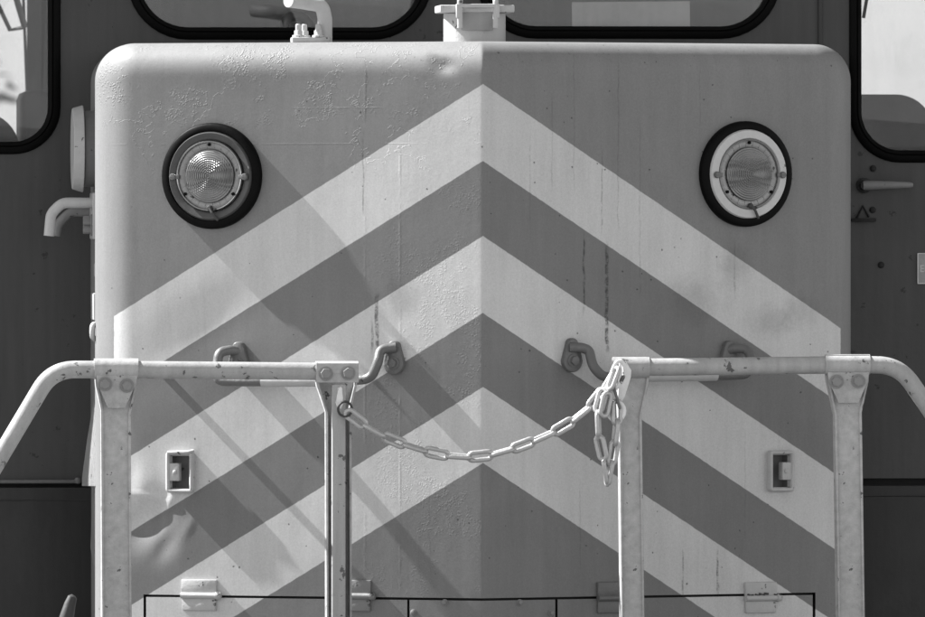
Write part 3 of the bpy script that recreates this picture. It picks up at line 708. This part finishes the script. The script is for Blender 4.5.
wp = obj('window_wiper', bm, 'chassis', loco)
bm = bmesh.new(); tube(bm, [P(-6, -4, yw), P(10, 30, yw), P(25, 27, yw)], .006, 6); tube(bm, [P(8, -30, yw), P(25, 28, yw)], .0085, 6); obj('wiper_arm', bm, 'inner', wp)
bm = bmesh.new(); tube(bm, [P(870, -20, YC - .03), P(863.5, 18, YC - .02)], .004, 6); obj('window_wiper', bm, 'chassis', loco)
bm = bmesh.new(); yi = YC + .55; tube(bm, fillet([P(285, 60, yi), P(284, 17, yi), P(303, 16, yi), P(312, 30, yi), P(312, 60, yi)], .05, 6), .012, 10); obj('interior_bar', bm, 'seat', loco)
# chassis under it all
bm = bmesh.new(); box(bm, (0, 1.5, .72), (2.5, 4.2, .45), .02); box(bm, (0, -.35, .84), (2.6, .9, .22), .01); obj('chassis', bm, 'chassis', loco)
# lever low on the left, its dark material standing in for shade
bm = bmesh.new(); yy = .35
tube(bm, [P(62, 660, yy), P(66, 620, yy), P(70, 604, yy), P(72.5, 597, yy), P(73.5, 595, yy)], [.019, .0165, .0125, .010, .004], 14); obj('brake_lever', bm, 'chassis', loco)

# ------------------------------------------------------------------ chain between the two rails: a thing of its own
chain = bpy.data.objects.new('safety_chain', None); col.objects.link(chain); cp = P(478, 456, -.19); chain.location = cp; W['safety_chain'] = TRL(cp)
tag(chain, 'white painted safety chain sagging between the two handrail end posts in front of the chevrons', 'chain')
LL, LW, WR = .0590, .0280, .0051
def link_mesh():
    bm = bmesh.new(); h = LL / 2 - LW / 2; r = LW / 2 - WR; pts = []
    for k in range(9): a = R(-90 + 180 * k / 8); pts.append((h + r * math.cos(a), r * math.sin(a), 0))
    for k in range(9): a = R(90 + 180 * k / 8); pts.append((-h + r * math.cos(a), r * math.sin(a), 0))
    tube(bm, pts, WR, 8, closed=True); return bm
proto = None
def chain_link(c, t, roll_, m='chain'):
    global proto
    t = Vector(t).normalized(); a = Vector((0, -1, 0)); a = (a - t * a.dot(t)).normalized(); b = t.cross(a)
    u = a * math.cos(roll_) + b * math.sin(roll_); v = t.cross(u)                # u = link plane normal
    Mw = Matrix(((t.x, -v.x, u.x, c.x), (t.y, -v.y, u.y, c.y), (t.z, -v.z, u.z, c.z), (0, 0, 0, 1)))
    if proto is None: proto = obj('chain_link', link_mesh(), m, chain, Mw, 180); return proto
    o = proto.copy(); col.objects.link(o); place(o, chain, Mw)
    if m != 'chain':
        o.material_slots[0].link = 'OBJECT'; o.material_slots[0].material = M[m]
    return o
def spline(pts, n=40):
    o = []
    for i in range(len(pts) - 1):
        p0, p1, p2, p3 = pts[max(i - 1, 0)], pts[i], pts[i + 1], pts[min(i + 2, len(pts) - 1)]
        for k in range(n):
            t = k / n; o.append(.5 * ((2 * p1) + (p2 - p0) * t + (2 * p0 - 5 * p1 + 4 * p2 - p3) * t * t + (3 * p1 - p0 - 3 * p2 + p3) * t ** 3))
    o.append(pts[-1]); return o
def run(pts, rolls, galv=0, pitch=LL - 2 * WR - .0012):
    sp = spline(pts); ln = [0]
    for a, b in zip(sp, sp[1:]): ln.append(ln[-1] + (b - a).length)
    n = max(1, round(ln[-1] / pitch)); st = ln[-1] / n
    def at(d):
        for i in range(1, len(ln)):
            if ln[i] >= d: return sp[i - 1].lerp(sp[i], (d - ln[i - 1]) / max(1e-9, ln[i] - ln[i - 1]))
        return sp[-1]
    for k in range(n):
        a, b = at(k * st), at((k + 1) * st)
        chain_link((a + b) / 2, b - a, rolls[k % 2] + random.uniform(-.14, .14), 'galv' if k < galv else 'chain')
yc = -.192
def CP(px, py, dy=0): return P(px, py, yc + dy)
run([CP(*p) for p in ((347, 412), (371, 429.5), (394, 440.5), (418, 449), (441, 454.5), (464, 457.2), (488, 455.5), (511, 449.5), (534, 441), (557, 430.5), (578, 417), (596, 401), (606, 386), (615, 371))], (.45, 1.75), 5)
run([CP(604, 389, -.016), CP(599, 405, -.02), CP(597, 424, -.02), CP(601, 447, -.02), CP(606, 470, -.018), CP(607.5, 483, -.012)], (.5, 1.9))
run([CP(607.5, 483, -.010), CP(611, 464, -.014), CP(615, 441, -.016), CP(617, 420, -.016), CP(617, 402, -.012)], (1.9, .4))
run([CP(618, 366, -.018), CP(613, 380, -.026), CP(607, 396, -.026), CP(603, 418, -.026)], (1.2, 2.7))
bm = bmesh.new(); pts = [CP(345, 409) + Vector((.0145 * math.cos(R(a)), .004 * math.sin(R(a * 2)), .0155 * math.sin(R(a)))) for a in range(0, 360, 20)]
tube(bm, pts, .0026, 8, closed=True); o = obj('split_ring', bm, 'chassis', chain)
bm = bmesh.new(); c = CP(616, 411, -.006); pts = [c + Vector((.0165 * math.cos(R(a)), -.004, .0195 * math.sin(R(a)))) for a in range(0, 360, 20)]; tube(bm, pts, .0050, 10, closed=True); obj('ring', bm, 'chain', chain)
bm = bmesh.new(); pts = [CP(x, y, d) for x, y, d in ((607, 389, -.006), (612, 372, -.012), (617, 362, -.014), (623, 363, -.012), (624, 374, -.010), (618, 386, -.012), (611, 391, -.010))]; tube(bm, spline(pts, 6), .0042, 10); obj('hook', bm, 'chain', chain)
bm = bmesh.new(); pts = [CP(x, y, d) for x, y, d in ((612, 381, -.012), (616, 395, -.02), (620, 409, -.018))]; tube(bm, spline(pts, 6), .0032, 8); obj('hook_pin', bm, 'iron', chain)

# ------------------------------------------------------------------ card behind the window, bush far behind
bm = bmesh.new(); yi = YC + .03; x0, x1 = PX(572, yi), PX(690, yi); z0, z1 = PZ(60, yi), PZ(1.5, yi)
box(bm, (0, 0, 0), (x1 - x0, .004, z1 - z0), .001)
tag(obj('card_panel', bm, 'paper', None, TRL(((x0 + x1) / 2, yi, (z0 + z1) / 2)) @ Matrix.Rotation(R(-.6), 4, 'Y')), 'pale rectangular card propped behind the cab window beside the vent stub', 'card')
yb = 24.0
bush = bpy.data.objects.new('shrub', None); col.objects.link(bush); bush.location = (-.2, yb, 0); W['shrub'] = TRL((-.2, yb, 0))
tag(bush, 'leafy shrub seen through the far cab window on the left', 'shrub')
bm = bmesh.new()
for k in range(5200):
    x = random.uniform(-2.6, 2.4); y = random.uniform(-.9, .9)
    h = 2.68 + .35 * noise.noise(Vector((x * 1.1, y, 2))) + .2 * noise.noise(Vector((x * 4, y * 3, 7))) - .12 * x * x * .6; z = h * random.random() ** .6
    c = Vector((x, y, z + .1)); s = random.uniform(.04, .085)
    A = Matrix.Rotation(random.uniform(0, 6.3), 3, 'Z') @ Matrix.Rotation(random.uniform(-1.2, 1.2), 3, 'X')
    bm.faces.new([bm.verts.new(c + A @ Vector(q)) for q in ((-s, 0, 0), (0, -s * .5, .01), (s, 0, 0), (0, s * .5, .01))])
obj('crown', bm, 'leaf', bush, W['shrub'], 0)
bm = bmesh.new()
for x in (-1.8, -.9, 0, .9, 1.7): tube(bm, [(x, 0, -.05), (x + .1, .1, .9), (x - .1, 0, 1.8)], [.06, .045, .02], 8)
obj('trunk', bm, 'wood', bush, W['shrub'])
